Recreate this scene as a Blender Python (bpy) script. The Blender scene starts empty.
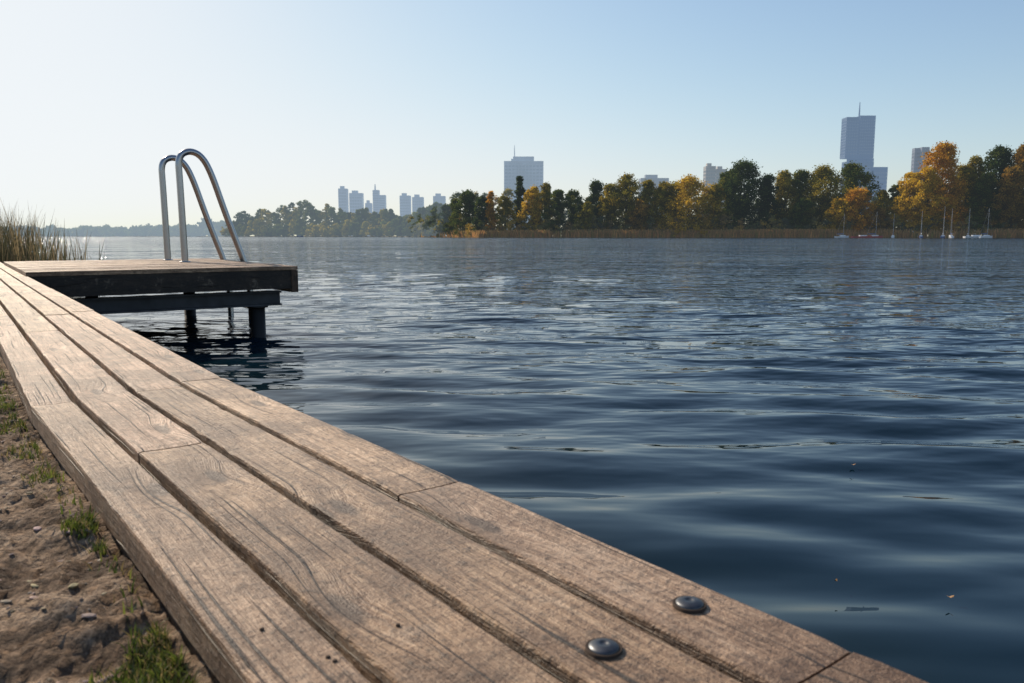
import bpy, math, random
import numpy as np
from mathutils import Vector, noise as mnoise
random.seed(3); RNG=np.random.default_rng(7)
scene=bpy.context.scene
CAMZ=0.90; DECK=0.60; GROUND=0.557
F=796.0; PITCH=math.atan(105.5/F)
cp,sp=math.cos(PITCH),math.sin(PITCH)

# ---------------------------------------------------------------- helpers
def survey(u,v,Y=None,z=None):
    """bearing/elevation -> world point at forward distance Y or on plane z"""
    x=(u-512)/F; y=(341.5-v)/F
    d=(x, cp+y*sp, -sp+y*cp)
    t=(Y/d[1]) if Y is not None else (z-CAMZ)/d[2]
    return Vector((d[0]*t,d[1]*t,CAMZ+d[2]*t))

class NT:
    def __init__(s,mat):
        mat.use_nodes=True; s.t=mat.node_tree; s.t.nodes.clear(); s.out=s.n('ShaderNodeOutputMaterial')
    def n(s,typ,ins=None,**kw):
        nd=s.t.nodes.new(typ)
        for k,v in kw.items(): setattr(nd,k,v)
        if ins:
            for k,v in ins.items():
                if hasattr(v,'is_output') or isinstance(v,bpy.types.NodeSocket): s.t.links.new(v,nd.inputs[k])
                else: nd.inputs[k].default_value=v
        return nd
    def math(s,op,a,b=0.0,c=None,clamp=False):
        i={0:a,1:b}
        if c is not None: i[2]=c
        nd=s.n('ShaderNodeMath',i,operation=op); nd.use_clamp=clamp; return nd.outputs[0]
    def mix(s,f,a,b,bt='MIX'):
        nd=s.n('ShaderNodeMix',data_type='RGBA',blend_type=bt)
        for idx,v in ((0,f),(6,a),(7,b)):
            if isinstance(v,bpy.types.NodeSocket): s.t.links.new(v,nd.inputs[idx])
            else: nd.inputs[idx].default_value=v if idx==0 else (tuple(v)+(1,))[:4]
        return nd.outputs[2]
    def ramp(s,f,stops):
        nd=s.n('ShaderNodeValToRGB',{0:f}); cr=nd.color_ramp
        while len(cr.elements)<len(stops): cr.elements.new(0.5)
        for e,(p,c) in zip(cr.elements,stops):
            e.position=p; e.color=(tuple(c)+(1,))[:4] if hasattr(c,'__len__') else (c,c,c,1)
        return nd.outputs[0]
    def rng(s,v,a,b,c=0.0,d=1.0,smooth=False):
        nd=s.n('ShaderNodeMapRange',{0:v,1:a,2:b,3:c,4:d})
        if smooth: nd.interpolation_type='SMOOTHSTEP'
        return nd.outputs[0]
    def link(s,a,b): s.t.links.new(a,b)

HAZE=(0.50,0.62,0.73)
def mat_simple(name,col,rough=0.6,metal=0.0,attr=False,haze=0.0,noise_s=None,transl=0.0,spec=0.5,hz=None,leaf=False):
    m=bpy.data.materials.new(name); t=NT(m)
    if attr: c=t.n('ShaderNodeAttribute',attribute_name='Col').outputs['Color']
    else: c=t.n('ShaderNodeRGB').outputs[0]; c.default_value=tuple(col)+(1,)
    if noise_s:
        tc=t.n('ShaderNodeTexCoord').outputs['Object']
        nz=t.n('ShaderNodeTexNoise',{'Vector':tc,'Scale':noise_s,'Detail':4.0}).outputs[0]
        c=t.mix(1.0,c,t.ramp(nz,[(0.3,0.6),(0.7,1.15)]),'MULTIPLY')
    if leaf: o=t.n('ShaderNodeBsdfDiffuse',{'Color':c}).outputs[0]
    else: o=t.n('ShaderNodeBsdfPrincipled',{'Base Color':c,'Roughness':rough,'Metallic':metal,'Specular IOR Level':spec}).outputs[0]
    if transl>0:
        tr=t.n('ShaderNodeBsdfTranslucent',{'Color':c}).outputs[0]
        o=t.n('ShaderNodeMixShader',{0:transl,1:o,2:tr}).outputs[0]
    if haze>0:   # aerial perspective painted as a constant glow on objects hundreds of metres away
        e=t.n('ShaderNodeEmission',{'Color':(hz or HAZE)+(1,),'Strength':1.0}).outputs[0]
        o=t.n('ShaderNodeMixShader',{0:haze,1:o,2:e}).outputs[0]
    t.link(o,t.out.inputs[0]); return m

class MB:
    """mesh accumulator"""
    def __init__(s): s.v=[];s.f=[];s.mi=[];s.uv=[];s.col=[];s.n=0
    def add(s,verts,faces,mi=0,uv=None,col=(1,1,1)):
        o=s.n; s.v.extend([tuple(p) for p in verts]); s.n+=len(verts)
        s.f.extend([tuple(o+i for i in f) for f in faces]); s.mi.extend([mi]*len(faces))
        s.uv.extend(uv if uv is not None else [(0,0)]*len(verts))
        s.col.extend([tuple(col)+(1,)]*len(verts))
    def box(s,c,ax,ay,az,mi=0,col=(1,1,1)):
        c=Vector(c);ax=Vector(ax);ay=Vector(ay);az=Vector(az)
        vs=[c+ax*i+ay*j+az*k for i in(-1,1) for j in(-1,1) for k in(-1,1)]
        s.add(vs,[(0,1,3,2),(4,6,7,5),(0,4,5,1),(2,3,7,6),(0,2,6,4),(1,5,7,3)],mi,None,col)
    def tube(s,pts,rad,seg=10,mi=0,col=(1,1,1),cap=True):
        pts=[Vector(p) for p in pts]
        if not hasattr(rad,'__len__'): rad=[rad]*len(pts)
        vs=[];fs=[]; prev=None
        for i,p in enumerate(pts):
            a=pts[max(0,i-1)];b=pts[min(len(pts)-1,i+1)]; d=(b-a).normalized()
            if prev is None:
                r=Vector((1,0,0)) if abs(d.x)<.9 else Vector((0,1,0))
            else: r=prev
            r=(r-d*r.dot(d)).normalized(); prev=r; q=d.cross(r)
            for k in range(seg):
                an=2*math.pi*k/seg; vs.append(p+(r*math.cos(an)+q*math.sin(an))*rad[i])
        for i in range(len(pts)-1):
            for k in range(seg):
                k2=(k+1)%seg; fs.append((i*seg+k,i*seg+k2,(i+1)*seg+k2,(i+1)*seg+k))
        if cap:
            fs.append(tuple(range(seg))[::-1]); fs.append(tuple((len(pts)-1)*seg+k for k in range(seg)))
        s.add(vs,fs,mi,None,col)
    def obj(s,name,mats,parent=None,smooth=False):
        me=bpy.data.meshes.new(name); me.from_pydata(s.v,[],s.f)
        for m in mats: me.materials.append(m)
        me.polygons.foreach_set('material_index',s.mi)
        if smooth: me.polygons.foreach_set('use_smooth',[True]*len(s.f))
        ul=me.uv_layers.new(name='UVMap'); li=np.zeros(len(me.loops),dtype=np.int32); me.loops.foreach_get('vertex_index',li)
        ul.data.foreach_set('uv',np.array(s.uv,dtype=np.float32)[li].ravel())
        ca=me.color_attributes.new('Col','FLOAT_COLOR','POINT'); ca.data.foreach_set('color',np.array(s.col,dtype=np.float32).ravel())
        me.update()
        o=bpy.data.objects.new(name,me); scene.collection.objects.link(o)
        if parent: o.parent=parent
        return o
def empty(name):
    e=bpy.data.objects.new(name,None); scene.collection.objects.link(e); return e

def quads_obj(name,V,C,mat,tris=False,extra=None):
    """V (N,k,3) vertices of independent faces; C (N,3)"""
    k=V.shape[1]; N=V.shape[0]
    verts=V.reshape(-1,3); cols=np.repeat(C,k,axis=0)
    nv=N*k
    loops=np.arange(nv,dtype=np.int32); starts=np.arange(0,nv,k,dtype=np.int32); tot=np.full(N,k,dtype=np.int32)
    if extra is not None and extra.n:
        ev=np.array(extra.v); el=[];es=[];et=[];c=nv
        for f in extra.f:
            es.append(c);et.append(len(f)); el.extend([nv+i for i in f]); c+=len(f)
        verts=np.vstack([verts,ev]); cols=np.vstack([cols,np.array(extra.col)[:,:3]])
        loops=np.concatenate([loops,np.array(el,dtype=np.int32)]);starts=np.concatenate([starts,np.array(es,dtype=np.int32)]);tot=np.concatenate([tot,np.array(et,dtype=np.int32)])
    me=bpy.data.meshes.new(name)
    me.vertices.add(len(verts)); me.vertices.foreach_set('co',verts.astype(np.float32).ravel())
    me.loops.add(len(loops)); me.loops.foreach_set('vertex_index',loops)
    me.polygons.add(len(starts)); me.polygons.foreach_set('loop_start',starts); me.polygons.foreach_set('loop_total',tot)
    me.update(calc_edges=True)
    ca=me.color_attributes.new('Col','FLOAT_COLOR','POINT')
    ca.data.foreach_set('color',np.hstack([cols,np.ones((len(cols),1))]).astype(np.float32).ravel())
    me.materials.append(mat)
    o=bpy.data.objects.new(name,me); scene.collection.objects.link(o); return o

def grid_obj(name,P,mat,smooth=True,attrs=None):
    a,b=P.shape[:2]; me=bpy.data.meshes.new(name)
    me.vertices.add(a*b); me.vertices.foreach_set('co',P.reshape(-1,3).astype(np.float32).ravel())
    i=np.arange(a*b).reshape(a,b)
    q=np.stack([i[:-1,:-1],i[:-1,1:],i[1:,1:],i[1:,:-1]],-1).reshape(-1,4).astype(np.int32)
    me.loops.add(q.size); me.loops.foreach_set('vertex_index',q.ravel())
    me.polygons.add(len(q)); me.polygons.foreach_set('loop_start',np.arange(0,q.size,4,dtype=np.int32)); me.polygons.foreach_set('loop_total',np.full(len(q),4,dtype=np.int32))
    me.polygons.foreach_set('use_smooth',np.ones(len(q),dtype=bool))
    me.update(calc_edges=True); me.materials.append(mat)
    o=bpy.data.objects.new(name,me); scene.collection.objects.link(o); return o

# ---------------------------------------------------------------- boardwalk path
A1=math.radians(37.5); A2=math.radians(35.0)
D1=Vector((-math.sin(A1),math.cos(A1),0)); N1=Vector((math.cos(A1),math.sin(A1),0))
D2=Vector((-math.sin(A2),math.cos(A2),0)); N2=Vector((math.cos(A2),math.sin(A2),0))
REF=0.535; SB=1.64
PIV=D1*SB+N1*REF
def path(s,n,z=0.0):
    if s<=SB: p=D1*s+N1*n
    else: p=PIV+D2*(s-SB)+N2*(n-REF)
    w=min(1,max(0,(s-(SB-.3))/.6))
    if 0<w<1:
        nn=(N1*(1-w)+N2*w).normalized(); base=(D1*s+N1*REF) if s<=SB else PIV+D2*(s-SB)
        p=base+nn*(n-REF)
    return Vector((p.x,p.y,z))

# ---------------------------------------------------------------- wood material
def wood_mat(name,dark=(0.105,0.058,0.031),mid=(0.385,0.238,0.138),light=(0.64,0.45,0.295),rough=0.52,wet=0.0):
    m=bpy.data.materials.new(name); t=NT(m)
    uv=t.n('ShaderNodeUVMap',uv_map='UVMap').outputs[0]
    sx=t.n('ShaderNodeSeparateXYZ',{0:uv}); U=sx.outputs[0]; V=sx.outputs[1]
    kc=t.n('ShaderNodeCombineXYZ',{0:t.math('MULTIPLY',U,2.6),1:t.math('MULTIPLY',V,9.0),2:0.0}).outputs[0]
    vo=t.n('ShaderNodeTexVoronoi',{'Vector':kc,'Scale':1.0,'Randomness':1.0},voronoi_dimensions='2D')
    kd=vo.outputs['Distance']
    rnd=t.n('ShaderNodeSeparateColor',{0:vo.outputs['Color']}).outputs[0]
    has=t.math('GREATER_THAN',rnd,0.62)
    infl=t.math('MULTIPLY',t.rng(kd,0.0,0.35,1.0,0.0,True),has)
    knot=t.math('MULTIPLY',t.rng(kd,0.06,0.11,1.0,0.0,True),has)
    warp=t.n('ShaderNodeTexNoise',{'Vector':t.n('ShaderNodeCombineXYZ',{0:t.math('MULTIPLY',U,1.6),1:t.math('MULTIPLY',V,4.0)}).outputs[0],'Scale':1.0,'Detail':1.0}).outputs[0]
    V2=t.math('ADD',V,t.math('ADD',t.math('MULTIPLY',warp,0.022),t.math('MULTIPLY',infl,0.018)))
    def streak(su,sv,det,off=0.0):
        v=t.n('ShaderNodeCombineXYZ',{0:t.math('MULTIPLY',U,su),1:t.math('MULTIPLY',V2,sv),2:off}).outputs[0]
        return t.n('ShaderNodeTexNoise',{'Vector':v,'Scale':1.0,'Detail':det,'Roughness':0.68}).outputs[0]
    g1=streak(4.0,150,4.0); g2=streak(26,800,2.0,3.0); g3=streak(1.6,30,2.0,7.0)
    g=t.math('ADD',t.math('MULTIPLY',g1,0.42),t.math('ADD',t.math('MULTIPLY',g2,0.42),t.math('MULTIPLY',g3,0.22)))
    c=t.ramp(g,[(0.43,dark),(0.52,mid),(0.62,light)])
    tint=t.n('ShaderNodeAttribute',attribute_name='Col').outputs['Color']
    c=t.mix(1.0,c,tint,'MULTIPLY')
    tc=t.n('ShaderNodeTexCoord').outputs['Object']
    p1=t.n('ShaderNodeTexNoise',{'Vector':tc,'Scale':4.2,'Detail':8.0,'Roughness':0.76}).outputs[0]
    c=t.mix(t.rng(p1,0.45,0.58,0.0,0.80),c,tuple(x*1.25 for x in dark))
    c=t.mix(t.rng(p1,0.43,0.34,0.0,0.30),c,(0.56,0.44,0.33))
    p2=t.n('ShaderNodeTexNoise',{'Vector':tc,'Scale':75.0,'Detail':4.0,'Roughness':0.8}).outputs[0]
    c=t.mix(t.rng(p2,0.53,0.66,0.0,0.7),c,(0.05,0.031,0.019))
    p3=t.n('ShaderNodeTexNoise',{'Vector':tc,'Scale':21.0,'Detail':3.0,'Roughness':0.6}).outputs[0]
    c=t.mix(t.rng(p3,0.63,0.72,0.0,0.55),c,(0.06,0.036,0.022))
    c=t.mix(t.math('MULTIPLY',knot,0.8),c,(0.045,0.022,0.012))
    cr=streak(2.0,190,1.0,11.0); crm=t.rng(cr,0.30,0.35,1.0,0.0)
    c=t.mix(t.math('MULTIPLY',crm,0.9),c,(0.022,0.013,0.008))
    h=t.math('ADD',g,t.math('MULTIPLY',crm,-0.6))
    h=t.math('ADD',h,t.math('MULTIPLY',p2,0.9))
    bp=t.n('ShaderNodeBump',{'Height':h,'Strength':0.95,'Distance':0.005}).outputs[0]
    b=t.n('ShaderNodeBsdfPrincipled',{'Base Color':c,'Roughness':rough,'Normal':bp,'Specular IOR Level':0.45})
    t.link(b.outputs[0],t.out.inputs[0]); return m
WOOD=wood_mat('weathered_wood')
WOODD=wood_mat('dark_wood',(0.010,0.007,0.005),(0.028,0.018,0.012),(0.055,0.036,0.024),0.6)  # much darker wood colours for joists and support frame

def board(mb,pf,s0,s1,n0,n1,ztop,th=0.035,bev=0.0022,tint=(1,1,1),step=0.02,wob=0.0006,mi=0,seed=0):
    """board running along s, rounded arrises, slightly irregular edges"""
    rr=random.Random(seed); uo=rr.random()*40; vo=rr.random()*40; sdz=rr.random()*50
    L=s1-s0; k=max(2,int(L/step)); vs=[];uv=[];fs=[]
    prof=[(0,-th),(0,-bev*1.6),(bev*.4,-bev*.5),(bev*1.5,0),(.33,0),(.66,0),(-bev*1.5,0),(-bev*.4,-bev*.5),(0,-bev*1.6),(0,-th)]
    W=n1-n0; m=len(prof)
    for i in range(k+1):
        f=i/k; s=s0+L*f
        endd=min(f*L,(1-f)*L); dz=-0.0 if endd>1e-6 else -bev*0.7
        wl=wob*(mnoise.noise(Vector((s*4,sdz,0)))*2+mnoise.noise(Vector((s*40,sdz,5))))
        wr=wob*(mnoise.noise(Vector((s*4,sdz,9)))*2+mnoise.noise(Vector((s*40,sdz,15))))
        chip=max(0,mnoise.noise(Vector((s*14,sdz,30)))-.36)*.02; chip2=max(0,mnoise.noise(Vector((s*14,sdz,40)))-.36)*.02
        if wob==0: chip=chip2=0
        for j,(a,z) in enumerate(prof):
            if j<4: n=n0+a+wl+(chip if j==3 else 0); zz=z-(chip*.5 if j in(2,) else 0)
            elif j in(4,5): n=n0+W*a; zz=z
            else: n=n1+a+wr-(chip2 if j==6 else 0); zz=z-(chip2*.5 if j==7 else 0)
            cup=-0.0008 if j in (4,5) else 0
            p=pf(s,n,ztop+zz+cup+(dz if 2<=j<=7 else 0)); vs.append(p)
            across=(n-n0)+ (0 if 0<j<9 else (-.03 if j==0 else .03))
            uv.append((s+uo,across+vo))
    for i in range(k):
        for j in range(m-1): fs.append((i*m+j,(i+1)*m+j,(i+1)*m+j+1,i*m+j+1))
        fs.append((i*m+m-1,(i+1)*m+m-1,(i+1)*m,i*m))
    fs.append(tuple(range(m))); fs.append(tuple(k*m+j for j in range(m))[::-1])
    mb.add(vs,fs,mi,uv,tint)

def tint(rr,lo=.80,hi=1.14):
    b=rr.uniform(lo,hi); return (b,b*rr.uniform(.95,1.01),b*rr.uniform(.90,1.03))

# ---------------------------------------------------------------- boardwalk
bw=empty('boardwalk')
rr=random.Random(11); mb=MB()
gap=0.0125
cols=[(0.161,0.239,[-1.6,-.4,1.62,3.4,5.2,7.4,9.6,12.5]),
      (0.239,0.342,[-1.6,-.75,1.18,2.9,4.7,6.6,8.8,12.5]),
      (0.342,0.439,[-1.6,-.9,1.66,3.5,5.5,7.6,10,12.5]),
      (0.439,0.537,[-1.6,0.283,.80,1.72,3.6,5.3,7.1,9.4,12.5])]
sd=0
for ci,(a,b,js) in enumerate(cols):
    for s0,s1 in zip(js[:-1],js[1:]):
        sd+=1; ww=rr.uniform(-.0022,.0022)
        tn=tint(rr)
        if ci==3 and s0<-1: tn=(.55,.52,.50)
        if ci==3 and abs(s0-.283)<.01: ww=.003
        board(mb,path,s0+.0018,s1-.0018,a+gap/2,b-gap/2+(ww if ci==3 else 0),DECK+rr.uniform(-.0012,.0012),tint=tn,seed=sd)
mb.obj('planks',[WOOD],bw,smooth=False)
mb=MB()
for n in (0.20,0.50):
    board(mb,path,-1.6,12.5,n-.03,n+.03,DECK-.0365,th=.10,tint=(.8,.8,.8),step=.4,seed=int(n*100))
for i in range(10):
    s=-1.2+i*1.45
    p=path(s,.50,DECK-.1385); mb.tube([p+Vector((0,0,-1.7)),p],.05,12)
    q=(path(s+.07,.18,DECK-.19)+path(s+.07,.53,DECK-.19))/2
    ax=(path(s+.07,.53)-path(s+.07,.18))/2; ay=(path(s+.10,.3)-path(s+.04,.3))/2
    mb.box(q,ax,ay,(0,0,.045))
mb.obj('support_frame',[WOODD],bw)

STEEL=mat_simple('brushed_steel',(0.38,0.38,0.39),0.27,1.0)
BOLT=mat_simple('weathered_bolt_steel',(0.10,0.105,0.115),0.42,0.85,noise_s=120)
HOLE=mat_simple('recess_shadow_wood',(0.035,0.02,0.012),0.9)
def lathe(mb,c,prof,seg=28,mi=0):
    vs=[];fs=[]
    for r,z in prof:
        for k in range(seg):
            a=2*math.pi*k/seg; vs.append((c[0]+r*math.cos(a),c[1]+r*math.sin(a),c[2]+z))
    for i in range(len(prof)-1):
        for k in range(seg):
            k2=(k+1)%seg; fs.append((i*seg+k,i*seg+k2,(i+1)*seg+k2,(i+1)*seg+k))
    fs.append(tuple((len(prof)-1)*seg+k for k in range(seg)))
    mb.add(vs,fs,mi)
mb=MB()
for s,n in ((.395,.388),(.403,.493),(-.9,.39),(-.9,.49)):
    c=path(s,n,DECK+.0006)
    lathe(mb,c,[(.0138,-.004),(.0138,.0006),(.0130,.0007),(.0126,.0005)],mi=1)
    lathe(mb,c,[(.0115,.0),(.0115,.0010),(.0109,.0017),(.0090,.0026),(.0060,.0033),(.0034,.0036),(.0028,.0029)],mi=0)
mb.obj('bolts',[BOLT,HOLE],bw,smooth=True)
mb=MB()
for u,v in ((262,630),(335,662),(328,658),(398,626)):
    c=survey(u,v,z=DECK); c.z=DECK+.0011
    lathe(mb,c,[(.0018,-.003),(.0018,.0003),(.0012,.0006)],10)
mb.obj('screws',[HOLE],bw,smooth=True)

# ---------------------------------------------------------------- jetty
JO=path(7.0,REF)
JD=D2; JN=Vector((.81,.586,0)).normalized()
JL=2.08; JW=3.0; JZ=DECK+.034
jt=empty('jetty')
mb=MB()
def jpath(s,n,z=0):
    p=JO+JN*s+JD*n; return Vector((p.x,p.y,z))
w=.118; k=int(JW/w)
def jp2(s,n,z=0): return jpath(s,n,z)
for i in range(k):
    a=-0.06+i*(JW/k); rr2=random.Random(50+i)
    board(mb,jp2,-.02,JL+rr2.uniform(-.004,.006),a+.004,a+JW/k-.004,JZ+rr2.uniform(-.002,.002),th=.034,tint=tint(rr2,.85,1.15),step=.15,seed=200+i)
mb.obj('deck_planks',[WOOD],jt)
mb=MB()
def beam(mb,p0,p1,h,wd,ztop,mi=0,tn=(1,1,1),seed=0):
    d=(p1-p0); L=d.length; d.normalize(); nn=Vector((d.y,-d.x,0))
    board(mb,lambda s,n,z=0: Vector(((p0+d*s+nn*n).x,(p0+d*s+nn*n).y,z)),0,L,-wd/2,wd/2,ztop,th=h,tint=tn,step=.3,seed=seed,mi=mi,wob=0)
zt=JZ-.0355
beam(mb,jpath(.02,-.02),jpath(JL-.06,-.02),.165,.06,zt,seed=301)
beam(mb,jpath(.02,JW-.12),jpath(JL-.06,JW-.12),.165,.06,zt,seed=302)
beam(mb,jpath(.02,JW/2),jpath(JL-.06,JW/2),.16,.06,zt,seed=303)
beam(mb,jpath(JL-.03,-.06),jpath(JL-.03,JW-.08),.20,.06,zt,seed=304,tn=(3.6,2.9,2.4))
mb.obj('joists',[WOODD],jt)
GSTEEL=mat_simple('galvanised_grey_steel',(0.055,0.058,0.066),0.65,0.2,noise_s=8)
PILE=mat_simple('dark_steel_pile',(0.018,0.016,0.015),0.6,0.2,noise_s=6)
mb=MB(); zb=zt-.19
for n in (0.10,JW-.35):
    p0=jpath(.0,n);p1=jpath(JL-.12,n); c=(p0+p1)/2; h=(p1-p0)/2; nn=JD
    mb.box((c.x,c.y,zb-.008),h,nn*.055,(0,0,.008)); mb.box((c.x,c.y,zb-.065),h,nn*.007,(0,0,.0485)); mb.box((c.x,c.y,zb-.122),h,nn*.055,(0,0,.008))
mb.obj('steel_beams',[GSTEEL],jt)
mb=MB()
for q,n in ((1.76,.12),(1.76,JW-.35),(.75,JW-.35)):
    p=jpath(q,n)
    mb.tube([(p.x,p.y,-1.5),(p.x,p.y,zb-.132)],.064,18)
    mb.tube([(p.x,p.y,zb-.146),(p.x,p.y,zb-.130)],.09,18)
mb.obj('piles',[PILE],jt,smooth=True)

# ---------------------------------------------------------------- ladder
lad=empty('swim_ladder')
def smooth_path(ctrl,it=3):
    pts=[Vector(p) for p in ctrl]
    for _ in range(it):
        new=[pts[0]]
        for a,b in zip(pts[:-1],pts[1:]): new+= [a*.75+b*.25,a*.25+b*.75]
        new.append(pts[-1]); pts=new
    return pts
def hoop(sback):
    def P(q,z): p=jpath(JL+.02-q,sback); return (p.x,p.y,JZ+z)
    ctrl=[P(.60,.0),P(.605,.45),P(.61,.85),P(.615,1.06),P(.51,1.13),P(.39,1.09),P(.30,.93),P(.17,.50),P(.04,.12),P(-.04,-.12),P(-.06,-.35),P(-.06,-1.9)]
    return smooth_path(ctrl,4),P
for i,sb in enumerate((1.62,2.41)):
    pts,P=hoop(sb); mb=MB(); mb.tube(pts,.033,16); 
    c=P(.60,0); lathe(mb,(c[0],c[1],c[2]),[(.055,.002),(.055,.008),(.046,.010),(.035,.011)],20)
    mb.obj('handrail_%d'%(i+1),[STEEL],lad,smooth=True)
mb=MB()
for j in range(5):
    z=JZ-.50-j*.27
    p0=jpath(JL+.08,1.62,z);p1=jpath(JL+.08,2.41,z); c=(p0+p1)/2
    mb.box(c,(p1-p0)/2,JN*.04,(0,0,.014))
mb.obj('rungs',[STEEL],lad)

# ---------------------------------------------------------------- ground (one sheet: bank, then lake bed)
def axis(lo,hi,d,ext,gr=1.12):
    a=list(np.arange(lo,hi,d)); st=d; x=a[-1]; up=[]
    while x<ext[1]: st*=gr; x+=st; up.append(x)
    st=d; x=a[0]; dn=[]
    while x>ext[0]: st*=gr; x-=st; dn.append(x)
    return np.array(dn[::-1]+a+up)
def gdisp(q):
    return .016*mnoise.noise(q*3.1)+.011*mnoise.noise(q*9.0)+.010*mnoise.noise(q*27)+.0075*mnoise.noise(q*66)
S=axis(-.2,3.0,.0075,(-4000,6000),1.16); Nn=axis(-.9,.28,.0075,(-4000,5000),1.16)
P=np.zeros((len(S),len(Nn),3))
for i,s in enumerate(S):
    for j,n in enumerate(Nn):
        p=D1*s+N1*n if s<=SB else PIV+D2*(s-SB)+N2*(n-REF)
        z=GROUND
        if -.4<s<4 and -1.4<n<.32:
            q=Vector((p.x,p.y,0))
            z+=gdisp(q)+.0045*mnoise.noise(q*150)
            z=min(z,DECK-.010)
            if n>.12: z=min(z,GROUND+.012)
        else: z-=.01
        if n>.25: z-= min(2.6,(n-.25)*1.6)
        P[i,j]=(p.x,p.y,z)
m=bpy.data.materials.new('packed_dirt'); t=NT(m)
tc=t.n('ShaderNodeNewGeometry').outputs['Position']
a=t.n('ShaderNodeTexNoise',{'Vector':tc,'Scale':11.0,'Detail':7.0,'Roughness':0.7}).outputs[0]
b=t.n('ShaderNodeTexNoise',{'Vector':tc,'Scale':100.0,'Detail':5.0,'Roughness':0.75}).outputs[0]
v=t.n('ShaderNodeTexVoronoi',{'Vector':tc,'Scale':110.0}).outputs['Distance']
c=t.ramp(a,[(0.38,(0.085,0.052,0.032)),(0.5,(0.27,0.18,0.115)),(0.60,(0.46,0.34,0.24))])
c=t.mix(t.rng(b,0.46,0.62,0.0,0.8),c,(0.05,0.032,0.02))
c=t.mix(t.rng(v,0.0,0.22,0.45,0.0),c,(0.52,0.42,0.32))
h=t.math('ADD',t.math('MULTIPLY',b,1.0),t.math('MULTIPLY',v,-0.5))
bp=t.n('ShaderNodeBump',{'Height':h,'Strength':1.0,'Distance':0.014}).outputs[0]
bs=t.n('ShaderNodeBsdfPrincipled',{'Base Color':c,'Roughness':0.85,'Normal':bp,'Specular IOR Level':0.25})
t.link(bs.outputs[0],t.out.inputs[0])
grid_obj('ground',P,m)
def gz(x,y):
    q=Vector((x,y,0)); return min(DECK-.010,GROUND+gdisp(q))

mb=MB(); rp=random.Random(5)
ico=[(0,0,1),(.894,0,.447),(.276,.851,.447),(-.724,.526,.447),(-.724,-.526,.447),(.276,-.851,.447),(.724,.526,-.447),(-.276,.851,-.447),(-.894,0,-.447),(-.276,-.851,-.447),(.724,-.526,-.447),(0,0,-1)]
icf=[(0,1,2),(0,2,3),(0,3,4),(0,4,5),(0,5,1),(1,6,2),(2,7,3),(3,8,4),(4,9,5),(5,10,1),(6,7,2),(7,8,3),(8,9,4),(9,10,5),(10,6,1),(11,7,6),(11,8,7),(11,9,8),(11,10,9),(11,6,10)]
for _ in range(5200):
    s=rp.uniform(.05,3.0); n=rp.uniform(-.8,.155); p=path(s,n)
    r=rp.choice([.001,.0014,.0018,.002,.0022,.0028,.004])*rp.uniform(.7,1.4); z=gz(p.x,p.y)+r*.15
    an=rp.random()*6.28; fx,fy,fz=rp.uniform(.8,2.2),rp.uniform(.6,1.1),rp.uniform(.3,.7)
    vs=[]
    for (x,y,zz) in ico:
        k=r*rp.uniform(.75,1.2); x,y,zz=x*fx*k,y*fy*k,zz*fz*k
        vs.append((p.x+x*math.cos(an)-y*math.sin(an),p.y+x*math.sin(an)+y*math.cos(an),z+zz))
    g=rp.uniform(.06,.36); mb.add(vs,icf,0,None,(g,g*rp.uniform(.65,.85),g*rp.uniform(.42,.68)))
ATT=mat_simple('stone_chips',(1,1,1),.8,0,attr=True)
mb.obj('pebbles',[ATT],smooth=False)

def blades(name,pts,hmin,hmax,wid,cols,lean=.5,seg=4,mat=None,seed=1,count=None,hscale=None):
    r=np.random.default_rng(seed); N=len(pts); pts=np.array(pts,dtype=float)
    h=r.uniform(hmin,hmax,N)*(np.array(hscale) if hscale is not None else 1.0); az=r.uniform(0,2*np.pi,N); le=r.uniform(.05,lean,N)*h; w=wid*r.uniform(.6,1.3,N)
    ax2=r.uniform(0,2*np.pi,N); wx=np.cos(ax2)*w; wy=np.sin(ax2)*w
    col=np.array(cols)[r.integers(0,len(cols),N)]*r.uniform(.7,1.3,(N,1))
    V=[];C=[]
    for k in range(seg):
        f0,f1=k/seg,(k+1)/seg; q=[]
        for f,sg in ((f0,-1),(f0,1),(f1,1),(f1,-1)):
            x=pts[:,0]+np.cos(az)*le*f*f; y=pts[:,1]+np.sin(az)*le*f*f; z=pts[:,2]+h*(f-.12*f*f*lean)
            tw=(1-f)**.7*sg*.5+ (0.03*sg)
            q.append(np.stack([x+wx*tw,y+wy*tw,z],-1))
        V.append(np.stack(q,1)); C.append(col)
    return quads_obj(name,np.concatenate(V),np.concatenate(C),mat)
GRASS=mat_simple('grass_blades',(1,1,1),.55,0,attr=True,transl=.45)
gp=[]; rg=random.Random(9)
def tuft(u,v,r,cnt):
    c=survey(u,v,z=GROUND)
    for _ in range(cnt):
        a=rg.random()*6.28; q=r*rg.random()**.6*1.0; x=c.x+math.cos(a)*q; y=c.y+math.sin(a)*q
        n=Vector((x,y,0)).dot(N1)
        if n<.157: gp.append((x,y,gz(x,y)-.002))
for (u,v,r,c) in ((190,660,.055,620),(170,640,.035,300),(215,676,.045,360),(150,672,.045,300),(200,640,.03,200),(95,532,.035,400),(110,548,.02,120),(62,478,.05,200),(45,450,.06,260),(15,405,.10,700),(5,385,.14,800),(28,425,.07,340),(-15,420,.12,400),(-60,400,.25,900),(-40,372,.3,800)): tuft(u,v,r,int(c*1.5))
for _ in range(900):
    s=rg.uniform(.2,5); p=path(s,.157-abs(rg.gauss(0,.012))); gp.append((p.x,p.y,gz(p.x,p.y)))
blades('grass',gp,.007,.018,.0019,[(.09,.13,.022),(.15,.18,.035),(.06,.09,.018),(.24,.19,.08)],lean=.9,mat=GRASS,seed=4)

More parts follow.
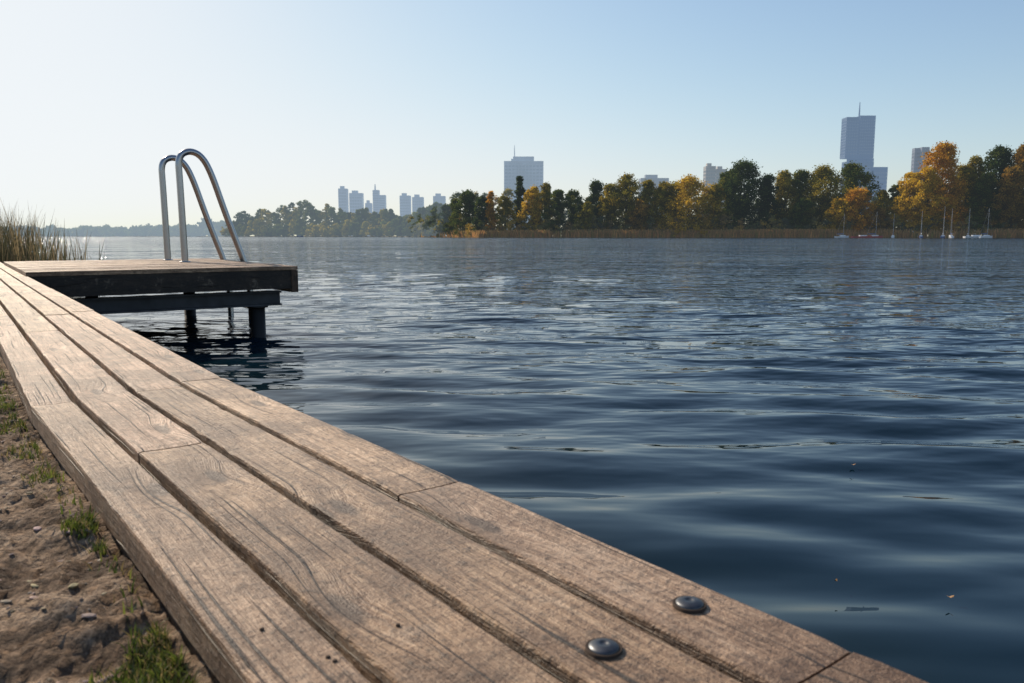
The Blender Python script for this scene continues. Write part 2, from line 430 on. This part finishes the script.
# ---------------------------------------------------------------- water
def fan(r0,r1,gr,a0,a1,na):
    rs=[r0]
    while rs[-1]<r1: rs.append(rs[-1]*gr)
    return np.array(rs),np.linspace(a0,a1,na)
R,A=fan(0.35,9000,1.0125,math.radians(-80),math.radians(80),1100)
RR,AA=np.meshgrid(R,A,indexing='ij')
X=RR*np.sin(AA); Y=RR*np.cos(AA)
rw=np.random.default_rng(21); Z=np.zeros_like(X)
sp_=RR*.0125
mod=.75+.35*np.sin(X*.35+1.2*np.sin(Y*.21))*np.sin(Y*.27+.8)
for i in range(70):
    lam=0.13*(1.06**i)*rw.uniform(.93,1.07)
    th=rw.normal(math.radians(5),math.radians(19))
    kx,ky=math.sin(th)*2*math.pi/lam,math.cos(th)*2*math.pi/lam
    slope=.042*math.exp(-((math.log(lam/.50))/.70)**2)+.004
    amp=slope*lam/(2*math.pi)
    fade=np.clip((lam/(sp_*3.0)-.8),0,1)
    # short ripples die out in the lee of the boardwalk, long swell stays
    calm=np.clip((RR-1.2)/7,0,1)*(.75 if lam<.4 else .45)+(.25 if lam<.4 else .60)
    ph=kx*X+ky*Y+rw.uniform(0,6.28)+1.1*np.sin((X*.9+Y*.35)*.6/lam**.5+i)*.6
    Z+=amp*(np.sin(ph)+.2*np.cos(2*ph))*fade*mod*calm
m=bpy.data.materials.new('lake_water'); t=NT(m)
pos=t.n('ShaderNodeNewGeometry').outputs['Position']
sxyz=t.n('ShaderNodeSeparateXYZ',{0:pos})
dist=t.n('ShaderNodeVectorMath',{0:pos},operation='LENGTH').outputs['Value']
def wn(sx,sy,sc,det,ro=.55):
    v=t.n('ShaderNodeMapping',{0:pos,3:(sx,sy,1)}).outputs[0]
    return t.n('ShaderNodeTexNoise',{'Vector':v,'Scale':sc,'Detail':det,'Roughness':ro}).outputs[0]
w1=wn(.5,1.5,1.2,3.0); w2=wn(.6,1.3,4.8,2.0)
amp=t.rng(dist,3.0,20.0,0.06,1.0); amp2=t.rng(dist,2.0,10.0,0.02,.85)
patch=t.rng(wn(.05,.12,1.0,2.0),.35,.65,.65,1.25)
h=t.math('ADD',t.math('MULTIPLY',t.math('MULTIPLY',w1,amp),0.36),t.math('MULTIPLY',t.math('MULTIPLY',w2,amp2),0.045))
h=t.math('MULTIPLY',h,patch)
bp=t.n('ShaderNodeBump',{'Height':h,'Strength':1.0,'Distance':1.0}).outputs[0]
nb=t.math('ADD',t.math('MULTIPLY',sxyz.outputs[0],N1.x),t.math('MULTIPLY',sxyz.outputs[1],N1.y))
bed=t.n('ShaderNodeTexNoise',{'Vector':pos,'Scale':2.2,'Detail':5.0}).outputs[0]
sh=t.math('MULTIPLY',t.rng(nb,.6,2.1,1.0,0.0,True),t.rng(bed,.35,.65,.5,1.0))
c=t.mix(sh,(0.0018,0.0125,0.022),(0.013,0.021,0.010))
bs=t.n('ShaderNodeBsdfPrincipled',{'Base Color':c,'Roughness':t.rng(dist,3,200,.02,.10),'IOR':1.333,'Normal':bp})
t.link(bs.outputs[0],t.out.inputs[0])
grid_obj('water',np.stack([X,Y,Z],-1),m)

mb=MB(); rl=random.Random(12)
for u,v in ((853,464),(836,580),(950,596)):
    c=survey(u,v,z=0.012); a=rl.random()*6.28; r_=rl.uniform(.004,.008)
    vs=[];nn=8
    for k in range(nn):
        an=2*math.pi*k/nn; x=math.cos(an)*r_*1.5; y=math.sin(an)*r_*.8*(1.15 if k%2 else .8)
        vs.append((c.x+x*math.cos(a)-y*math.sin(a),c.y+x*math.sin(a)+y*math.cos(a),c.z+.003*math.cos(an*2)))
    mb.add(vs,[tuple(range(nn))],0,None,rl.choice([(.30,.19,.06),(.25,.14,.05)]))
mb.obj('floating_leaves',[mat_simple('leaf_litter',(1,1,1),.5,0,attr=True)])

# ---------------------------------------------------------------- far shore land
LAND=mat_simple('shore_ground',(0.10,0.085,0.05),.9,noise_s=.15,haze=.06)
sh=[(1500,300),(1200,345),(1024,372),(900,392),(850,400),(760,412),(640,425),(540,445),(478,470),(440,540),(410,650),(380,800),(300,1000),(200,1250),(90,1600),(0,1900),(-300,2300),(-900,2600)]
mb=MB(); vs=[]
for (u,D) in sh:
    p=survey(u,236,Y=D); vs.append((p.x,D,-.4)); vs.append((p.x*1.006,D*1.006+1.5,.45)); vs.append((p.x*(7000/D),7000,.8))
fs=[]
for i in range(len(sh)-1):
    a=i*3;b=a+3; fs+=[(a,b,b+1,a+1),(a+1,b+1,b+2,a+2)]
mb.add(vs,fs); mb.obj('far_shore_ground',[LAND])
SHS=sorted(sh)
def shoreD(u):
    for a,b in zip(SHS[:-1],SHS[1:]):
        if a[0]<=u<=b[0]: return a[1]+(b[1]-a[1])*(u-a[0])/max(1e-6,b[0]-a[0])
    return SHS[-1][1]

# ---------------------------------------------------------------- trees
PAL={'dg':[(.032,.058,.016),(.048,.075,.018),(.022,.040,.014),(.09,.10,.02)],
 'g':[(.065,.095,.018),(.10,.13,.022),(.04,.065,.014),(.17,.15,.022)],
 'ol':[(.19,.17,.022),(.27,.21,.024),(.12,.12,.018),(.36,.25,.024)],
 'y':[(.56,.37,.028),(.48,.31,.028),(.30,.22,.024),(.62,.38,.03)],
 'o':[(.56,.28,.022),(.48,.22,.02),(.32,.17,.02),(.60,.35,.028)],
 'b':[(.24,.14,.028),(.31,.17,.03),(.13,.10,.022),(.36,.21,.03)]}
def leaf_faces(r,cent,size,colr):
    N=len(cent); d=r.normal(size=(N,3)); d/=np.linalg.norm(d,axis=1,keepdims=True)
    e=r.normal(size=(N,3)); e-=d*(e*d).sum(1,keepdims=True); e/=np.linalg.norm(e,axis=1,keepdims=True)
    s=size*r.uniform(.6,1.3,(N,1)); a=d*s; b=e*s*.7
    return np.stack([cent-a,cent+b,cent+a,cent-b],1)
def crown_points(r,base,H,W,shape,nc,per):
    cs=[];cl=[]
    lo={'round':.10,'poplar':.05,'wide':.06}[shape]
    lobes=[(r.uniform(0,6.28),r.uniform(.25,.95),r.uniform(.2,.6)) for _ in range(7)]
    for i in range(nc):
        f=r.uniform(0,1)**.85; z=lo+(1-lo)*f
        if shape=='poplar': prof=math.sin(math.pi*min(1,(.12+.88*f))**.8)**.6*.95
        elif shape=='wide': prof=(1-f**2.6)**.55*(.75+.25*min(1,f*4))
        else: prof=(math.sin(math.pi*(.20+.78*f)))**.6
        az=r.uniform(0,2*math.pi)
        bulge=.88+sum(a*math.cos(min(math.pi,abs((az-t0+math.pi)%(2*math.pi)-math.pi)*1.6))*math.exp(-((f-ff)/.18)**2) for t0,ff,a in lobes)*.6
        rad=W/2*prof*bulge*math.sqrt(r.uniform(.08,1))
        c=np.array([base[0]+math.cos(az)*rad,base[1]+math.sin(az)*rad,base[2]+H*z*.97])
        cr=W*r.uniform(.045,.11)*(1 if shape!='poplar' else 1.5)
        k=int(per*r.uniform(.5,1.4)); p=r.normal(size=(k,3))*[1,1,.6]
        p/=np.maximum(1e-6,np.linalg.norm(p,axis=1,keepdims=True)); p*=cr*r.uniform(.3,1.15,(k,1))
        cs.append(c+p); cl.append((k,r.uniform(.5,1.5),f))
    return cs,cl
def tree_data(seed,base,H,W,pal,shape,nc=90,per=34,leaf=.34,trunk=True):
    r=np.random.default_rng(seed); cs,cl=crown_points(r,base,H,W,shape,nc,per)
    C=[];pl=np.array(PAL[pal])
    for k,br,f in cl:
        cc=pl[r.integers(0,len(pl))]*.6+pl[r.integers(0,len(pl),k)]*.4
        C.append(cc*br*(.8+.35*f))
    P_=np.concatenate(cs); C=np.minimum(.8,np.concatenate(C))
    ex=MB()
    if trunk:
        bx,by,bz=base; tc=(.05,.04,.03); tr=H*.016+.12; dx=r.uniform(-.03,.03)*H
        pts=[(bx,by,bz-.3),(bx+dx*.2,by,bz+H*.12),(bx+dx*.6,by,bz+H*.35),(bx+dx,by,bz+H*.6),(bx+dx,by,bz+H*.88)]
        ex.tube(pts,[tr*1.3,tr,tr*.75,tr*.45,tr*.1],6,col=tc,cap=False)
        for _ in range(7):
            az=r.uniform(0,6.28); z0=r.uniform(.15,.55)*H; L=W*r.uniform(.28,.46); 
            ex.tube([(bx+dx*.4,by,bz+z0),(bx+math.cos(az)*L*.5,by+math.sin(az)*L*.5,bz+z0+L*.45),(bx+math.cos(az)*L,by+math.sin(az)*L,bz+z0+L*.85)],[tr*.4,tr*.25,tr*.06],5,col=tc,cap=False)
    return leaf_faces(r,P_,leaf,None),C,ex
FOL={}
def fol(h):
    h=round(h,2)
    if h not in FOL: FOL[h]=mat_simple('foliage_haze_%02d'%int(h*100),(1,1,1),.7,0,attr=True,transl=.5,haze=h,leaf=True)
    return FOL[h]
trees=[(436,207,24,'g','round',20),(447,204,24,'dg','round',12),(456,199,26,'g','wide',12),(468,190,34,'g','wide',14),(482,196,24,'dg','round',8),(491,190,15,'o','poplar',6),(505,196,24,'ol','round',10),(520,174,17,'dg','poplar',12),
(534,186,26,'y','round',8),(546,183,28,'ol','wide',18),(558,189,26,'g','round',8),(574,190,32,'g','wide',14),(596,181,38,'dg','wide',20),(588,202,24,'ol','round',5),(612,183,30,'ol','round',12),(628,174,42,'ol','wide',18),(648,180,34,'ol','round',12),(640,200,24,'b','round',4),(664,182,30,'ol','round',14),
(690,177,62,'y','wide',6),(676,182,32,'ol','round',16),(715,184,30,'ol','round',10),(744,161,58,'dg','wide',16),(730,170,34,'g','round',22),(768,174,32,'dg','round',18),(784,171,40,'ol','wide',22),(803,198,28,'g','round',6),(802,170,40,'g','round',24),(824,166,54,'ol','wide',20),(852,163,52,'g','wide',26),(858,188,40,'o','round',6),(838,198,30,'y','round',5),(884,190,34,'ol','wide',14),(880,208,24,'b','round',6),(897,184,26,'g','round',20),
(912,172,34,'y','round',10),(945,142,52,'o','wide',12),(929,166,38,'y','round',7),(964,164,32,'ol','round',20),(976,156,36,'ol','wide',26),(1001,146,50,'dg','wide',20),(1025,144,46,'b','wide',14),(988,172,36,'g','wide',8),(1015,166,38,'b','round',6),(1058,150,52,'dg','round',14),(1095,158,54,'ol','round',18),(1140,150,60,'y','round',16),(1190,156,60,'dg','round',20)]
names={'dg':'green_tree','g':'green_tree','ol':'olive_tree_in_autumn','y':'yellow_autumn_tree','o':'orange_autumn_tree','b':'brown_autumn_tree'}
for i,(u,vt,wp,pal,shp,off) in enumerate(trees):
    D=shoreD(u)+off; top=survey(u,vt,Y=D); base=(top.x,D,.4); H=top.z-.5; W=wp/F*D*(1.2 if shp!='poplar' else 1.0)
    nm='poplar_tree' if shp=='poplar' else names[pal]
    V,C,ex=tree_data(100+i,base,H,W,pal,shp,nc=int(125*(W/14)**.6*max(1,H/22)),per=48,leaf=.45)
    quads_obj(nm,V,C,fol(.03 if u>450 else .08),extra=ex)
def mass(name,rows,haze,leaf,seed,nc=26,per=26,trunk=False):
    Vs=[];Cs=[]; r=random.Random(seed)
    for j,(u,vt,wp,pal,D) in enumerate(rows):
        top=survey(u,vt,Y=D); base=(top.x,D,.3)
        V,C,_=tree_data(seed*97+j,base,top.z-.3,wp/F*D*1.15,pal,'wide' if r.random()<.5 else 'round',nc=nc,per=per,leaf=leaf,trunk=False)
        Vs.append(V);Cs.append(C)
    return quads_obj(name,np.concatenate(Vs),np.concatenate(Cs),fol(haze))
r=random.Random(77)
rows=[]; u=430
while u<1240:
    rows.append((u,r.uniform(188,200)+(14 if u<455 else 0) if u<935 else r.uniform(172,188),r.uniform(20,30),r.choice(['dg','ol','ol','g','b']),shoreD(u)+60)); u+=r.uniform(8,12)
mass('background_treeline',rows,.08,.6,3,nc=55,per=30)
rows=[]; u=412
while u<1240:
    rows.append((u,r.uniform(214,226),r.uniform(14,24),r.choice(['dg','ol','ol','b','g','g','y']),shoreD(u)+r.uniform(4,8))); u+=r.uniform(5,8)
mass('shoreline_shrubs',rows,.04,.36,4,nc=36,per=30)
rows=[]
tops=[(230,216),(250,210),(272,211),(290,203),(315,201),(340,209),(360,206),(385,209),(405,212),(425,208),(440,203),(456,206)]
def topat(u):
    for a,b in zip(tops[:-1],tops[1:]):
        if a[0]<=u<=b[0]: return a[1]+(b[1]-a[1])*(u-a[0])/(b[0]-a[0])
    return 212
u=232
while u<440:
    rows.append((u,topat(u)+r.uniform(-2,9),r.uniform(9,20),r.choice(['dg','dg','g','g','ol']),shoreD(u)+r.uniform(10,60))); u+=r.uniform(3.2,5)
u=228
while u<440: rows.append((u,r.uniform(219,229),16,r.choice(['g','ol','dg','ol']),shoreD(u)+4)); u+=6
mass('distant_treeline',rows,.20,1.0,5,nc=80,per=28)
rows=[]; u=-60
while u<236:
    rows.append((u,r.uniform(226,231)-(2 if u>150 else 0)-(5 if u>205 else 0),r.uniform(14,26),r.choice(['dg','g']),shoreD(u)+30)); u+=r.uniform(3,5)
mass('hazy_treeline',rows,.48,2.4,6,nc=50,per=22)

def reedband(u0,u1,cnt,seed):
    rr_=random.Random(seed); out=[]
    for _ in range(cnt):
        u=rr_.uniform(u0,u1); D=shoreD(u)+rr_.uniform(-3.0,2.5); p=survey(u,236,Y=D); out.append((p.x,D,-.1))
    return out
pts=[]
for u0,u1,c in ((452,550,4200),(566,760,7500),(756,835,6200),(835,900,1500),(985,1100,3000),(420,980,3500)): pts+=reedband(u0,u1,c,u0)
blades('reed_bed',pts,2.4,5.0,.55,[(.56,.30,.11),(.64,.34,.12),(.42,.25,.09),(.30,.24,.06)],lean=.3,seg=2,mat=fol(.04),seed=8)

# near reeds behind the jetty
pts=[];hs=[]; r=random.Random(31)
for _ in range(3200):
    u=r.gauss(-28,50)
    if u>105 or u<-180: continue
    D=r.uniform(12.5,17.0); p=survey(u,300,Y=D); pts.append((p.x,D,-.1)); hs.append(1.0-.30*min(1,max(0,(u-15)/75))+r.uniform(-.12,.12)*(1 if r.random()<.8 else 1.8))
REED=mat_simple('dry_reed',(1,1,1),.6,0,attr=True,transl=.35)
blades('reeds',pts,.85,1.54,.020,[(.22,.165,.085),(.32,.245,.13),(.10,.095,.045),(.06,.06,.03)],lean=.28,seg=5,mat=REED,seed=15,hscale=hs)

# ---------------------------------------------------------------- buildings
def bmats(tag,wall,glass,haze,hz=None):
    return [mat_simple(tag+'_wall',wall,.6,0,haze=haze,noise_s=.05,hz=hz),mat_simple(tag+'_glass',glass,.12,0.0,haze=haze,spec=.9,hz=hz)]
def block(mb,u0,u1,vt,vb,D,dep,floors,bays,fin=.35,slab=.45,roof=True,Doff=0):
    a=survey(u0,vt,Y=D);b=survey(u1,vt,Y=D); zt=a.z; zb=survey(u0,vb,Y=D).z if vb is not None else 0.6
    x0,x1=a.x,b.x; W=x1-x0; H=zt-zb; cx=(x0+x1)/2; cy=D+dep/2
    mb.box((cx,cy,(zt+zb)/2),(W/2-.5,0,0),(0,dep/2-.5,0),(0,0,H/2-.1),1)
    fh=H/floors
    for i in range(floors+1):
        hh=fh*.5*slab if 0<i<floors else fh*.35
        mb.box((cx,cy,min(zt-hh,max(zb+hh,zb+i*fh))),(W/2-.12,0,0),(0,dep/2-.12,0),(0,0,hh),0)
    for i in range(bays+1):
        x=x0+fin+(W-2*fin)*i/bays
        for y in (D+.15,D+dep-.15): mb.box((x,y,(zt+zb)/2),(fin*.5,0,0),(0,.15,0),(0,0,H/2-.02),0)
    nb2=max(2,int(bays*dep/W))
    for i in range(nb2+1):
        y=D+fin+(dep-2*fin)*i/nb2
        for x in (x0+.13,x1-.13): mb.box((x,y,(zt+zb)/2),(.13,0,0),(0,fin*.5,0),(0,0,H/2-.04),0)
    if roof:
        mb.box((cx-W*.1,cy,zt+fh*.4),(W*.22,0,0),(0,dep*.25,0),(0,0,fh*.45),0)
    return cx,cy,zt,W
def building(name,parts,mats,antenna=None,D=0):
    e=empty(name)
    mb=MB()
    for p in parts: block(mb,**p)
    mb.obj('facade',mats,e)
    if antenna:
        mb=MB()
        for (u,v0,v1,Dy,w) in antenna:
            a=survey(u,v0,Y=Dy);b=survey(u,v1,Y=Dy); mid=a.z*.5+b.z*.5
            mb.tube([(a.x,Dy,b.z-3),(a.x,Dy,mid),(a.x,Dy,a.z)],[w,w*.7,w*.35],8)
        mb.obj('antenna',[mats[0]],e)
    return e
HZB=(.30,.43,.62)
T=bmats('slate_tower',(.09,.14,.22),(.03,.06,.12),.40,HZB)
building('glass_skyscraper',[dict(u0=847,u1=860,vt=117,vb=158,D=900,dep=14,floors=14,bays=5,roof=False),
 dict(u0=860.5,u1=876,vt=115.5,vb=158,D=905,dep=14,floors=14,bays=7,roof=False),
 dict(u0=850,u1=874,vt=158.3,vb=161,D=903,dep=9,floors=1,bays=4,roof=False),
 dict(u0=847,u1=874,vt=161.3,vb=None,D=900,dep=14,floors=20,bays=13,roof=False),
 dict(u0=874.5,u1=888,vt=167,vb=None,D=896,dep=20,floors=18,bays=6,roof=False)],T,antenna=[(860,102,116,908,1.0)])
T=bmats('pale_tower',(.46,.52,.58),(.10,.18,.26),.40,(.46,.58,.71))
building('high_rise_office_block',[dict(u0=504,u1=543.5,vt=161,vb=None,D=800,dep=30,floors=22,bays=11,fin=.6,slab=.5),
 dict(u0=513,u1=534,vt=156.5,vb=160.7,D=806,dep=18,floors=1,bays=5,roof=False)],T,antenna=[(514.5,145,157,812,.6)])
T=bmats('cream_block',(.46,.41,.36),(.12,.14,.17),.26)
building('apartment_block',[dict(u0=706,u1=716,vt=166,vb=None,D=760,dep=10,floors=20,bays=4),dict(u0=716.3,u1=727,vt=169,vb=None,D=763,dep=10,floors=20,bays=4)],T)
T=bmats('grey_tower',(.20,.23,.30),(.06,.08,.12),.22)
building('residential_tower',[dict(u0=915,u1=922,vt=148,vb=None,D=700,dep=5,floors=24,bays=4,roof=False),dict(u0=922.3,u1=930,vt=147,vb=None,D=696,dep=12,floors=24,bays=3,roof=False)],T)
T=bmats('low_block',(.30,.32,.36),(.10,.13,.19),.32)
building('apartment_block',[dict(u0=641,u1=669,vt=178,vb=None,D=800,dep=16,floors=14,bays=9)],T)
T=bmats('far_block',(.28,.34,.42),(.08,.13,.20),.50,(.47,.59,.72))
for (u0,u1,vt,fl) in ((338,346.5,188.5,16),(349,362,193,14),(399.5,410,195.5,14),(412,423,197,13),(433,445,196,13),(365,371,203,10)):
    building('far_tower_block',[dict(u0=u0,u1=u1,vt=vt,vb=None,D=1500,dep=16,floors=fl,bays=5,fin=.7)],T)
e=building('twin_spire_tower',[dict(u0=372.5,u1=378.5,vt=190,vb=None,D=1500,dep=14,floors=20,bays=3,roof=False),dict(u0=378.8,u1=385,vt=195,vb=None,D=1504,dep=14,floors=18,bays=3,roof=False)],T,antenna=[(375,184,191,1506,1.8)])

# ---------------------------------------------------------------- boats
HULLW=mat_simple('white_gelcoat',(.75,.76,.78),.3,0,haze=.05); HULLR=mat_simple('red_hull_paint',(.45,.04,.035),.35,0,haze=.05); HULLB=mat_simple('blue_sail_cover',(.03,.07,.2),.6,0,haze=.05)
MAST=mat_simple('aluminium_mast',(.42,.43,.45),.45,.3,haze=.03)
def boat(u,D,L,hull,yaw,mast=10.0,name='sailboat'):
    e=empty(name); p=survey(u,236,Y=D); cx,cy=p.x,D
    ca,sa=math.cos(yaw),math.sin(yaw)
    def Tm(x,y,z): return (cx+x*ca-y*sa,cy+x*sa+y*ca,z)
    mb=MB(); vs=[];fs=[];n=12
    for i in range(n+1):
        f=i/n; x=(f-.5)*L; hw=L*.15*(math.sin(math.pi*min(1,.22+f*.78)))**.6*(1 if f<.999 else 0.02); zt=.75+.35*f*f
        vs+=[Tm(x,-hw,zt),Tm(x,-hw*.75,.0),Tm(x,0,-.25),Tm(x,hw*.75,0),Tm(x,hw,zt)]
    for i in range(n):
        for j in range(4): fs.append((i*5+j,i*5+j+1,(i+1)*5+j+1,(i+1)*5+j))
        fs.append((i*5+4,i*5,(i+1)*5,(i+1)*5+4))
    fs.append((0,4,3,2,1)); mb.add(vs,fs); mb.obj('hull',[hull],e)
    mb=MB(); c=Tm(.04*L,0,1.05); mb.box(c,Vector((ca,sa,0))*L*.17,Vector((-sa,ca,0))*L*.08,(0,0,.3)); mb.obj('cabin',[HULLW],e)
    if mast>0:
        mb=MB(); b=Tm(.1*L,0,.6); mb.tube([b,(b[0],b[1],.6+mast)],[.10,.06],8)
        b0=Tm(.1*L,0,1.7);b1=Tm(-.38*L,0,1.75); mb.tube([b0,b1],.07,6)
        top=(b[0],b[1],.6+mast*.97); mb.tube([top,Tm(.49*L,0,.8)],.02,4); mb.tube([top,Tm(-.48*L,0,.6)],.02,4)
        mb.tube([(b[0],b[1],.6+mast*.6),Tm(.1*L,L*.1,.6+mast*.6)],.03,4)
        mb.obj('mast_and_rigging',[MAST],e)
        mb=MB(); mb.tube([Tm(.09*L,0,1.95),Tm(-.12*L,0,1.95),Tm(-.36*L,0,1.9)],[.2,.22,.12],8); mb.obj('furled_sail',[HULLB if hull is not HULLB else HULLW],e,smooth=True)
rb=random.Random(2)
for u,L,h,yaw,mh in ((842,7,HULLW,.1,11),(862,10,HULLR,0.05,0),(874,9,HULLR,.1,12),(893,6,HULLW,1.1,11),(921,6,HULLB,1.2,12),(943,7,HULLB,1.0,14),(951,6,HULLW,1.3,13),(968,6,HULLB,.9,13),(975,10,HULLW,0.0,0),(986,7,HULLW,.2,13)):
    boat(u,shoreD(u)-rb.uniform(6,12),L,h,yaw,mh,'sailboat' if mh else 'motorboat')
boat(299,820,9,HULLB,.1,0,'motorboat')
# ---------------------------------------------------------------- sky, sun
SUN_EL=math.radians(34); SUN_AZ=math.radians(-43)
w=bpy.data.worlds.new('World'); scene.world=w; w.use_nodes=True; nt=w.node_tree; nt.nodes.clear()
sky=nt.nodes.new('ShaderNodeTexSky'); sky.sky_type='NISHITA'; sky.sun_disc=False; sky.sun_elevation=SUN_EL; sky.sun_rotation=SUN_AZ
sky.air_density=1.0; sky.dust_density=.9; sky.ozone_density=2.0; sky.altitude=50
# soft shoulder so the bright side of the sky keeps its tone: y = K x/(x^4+K^4)^(1/4)
STR=.15; K=.96/STR
def wm(op,a,b):
    nd=nt.nodes.new('ShaderNodeMath'); nd.operation=op
    for i,v in enumerate((a,b)):
        if isinstance(v,bpy.types.NodeSocket): nt.links.new(v,nd.inputs[i])
        else: nd.inputs[i].default_value=v
    return nd.outputs[0]
se=nt.nodes.new('ShaderNodeSeparateColor'); nt.links.new(sky.outputs[0],se.inputs[0]); cb=nt.nodes.new('ShaderNodeCombineColor')
for i,kk in enumerate((K*.94,K*.98,K*1.01)):
    x=se.outputs[i]; d=wm('POWER',wm('ADD',wm('POWER',x,4.0),kk**4),1/4); nt.links.new(wm('DIVIDE',wm('MULTIPLY',x,kk),d),cb.inputs[i])
bg=nt.nodes.new('ShaderNodeBackground'); bg.inputs[1].default_value=STR; ou=nt.nodes.new('ShaderNodeOutputWorld')
nt.links.new(cb.outputs[0],bg.inputs[0]); nt.links.new(bg.outputs[0],ou.inputs[0])
sl=bpy.data.lights.new('sun','SUN'); sl.energy=5.0; sl.angle=math.radians(.6); sl.color=(1,.85,.66)
so=bpy.data.objects.new('sun',sl); scene.collection.objects.link(so)
sd=Vector((math.sin(SUN_AZ)*math.cos(SUN_EL),math.cos(SUN_AZ)*math.cos(SUN_EL),math.sin(SUN_EL)))
so.rotation_euler=sd.to_track_quat('Z','Y').to_euler()
# camera
cam=bpy.data.cameras.new('camera'); co=bpy.data.objects.new('camera',cam); scene.collection.objects.link(co)
co.location=(0,0,CAMZ); co.rotation_euler=(math.pi/2-PITCH,0,0); cam.sensor_width=36; cam.lens=F*36/1024
cam.clip_start=.02; cam.clip_end=20000
cam.dof.use_dof=True; cam.dof.focus_distance=2.4; cam.dof.aperture_fstop=13
scene.camera=co
scene.view_settings.view_transform='Standard'; scene.view_settings.look='None'; scene.view_settings.exposure=0
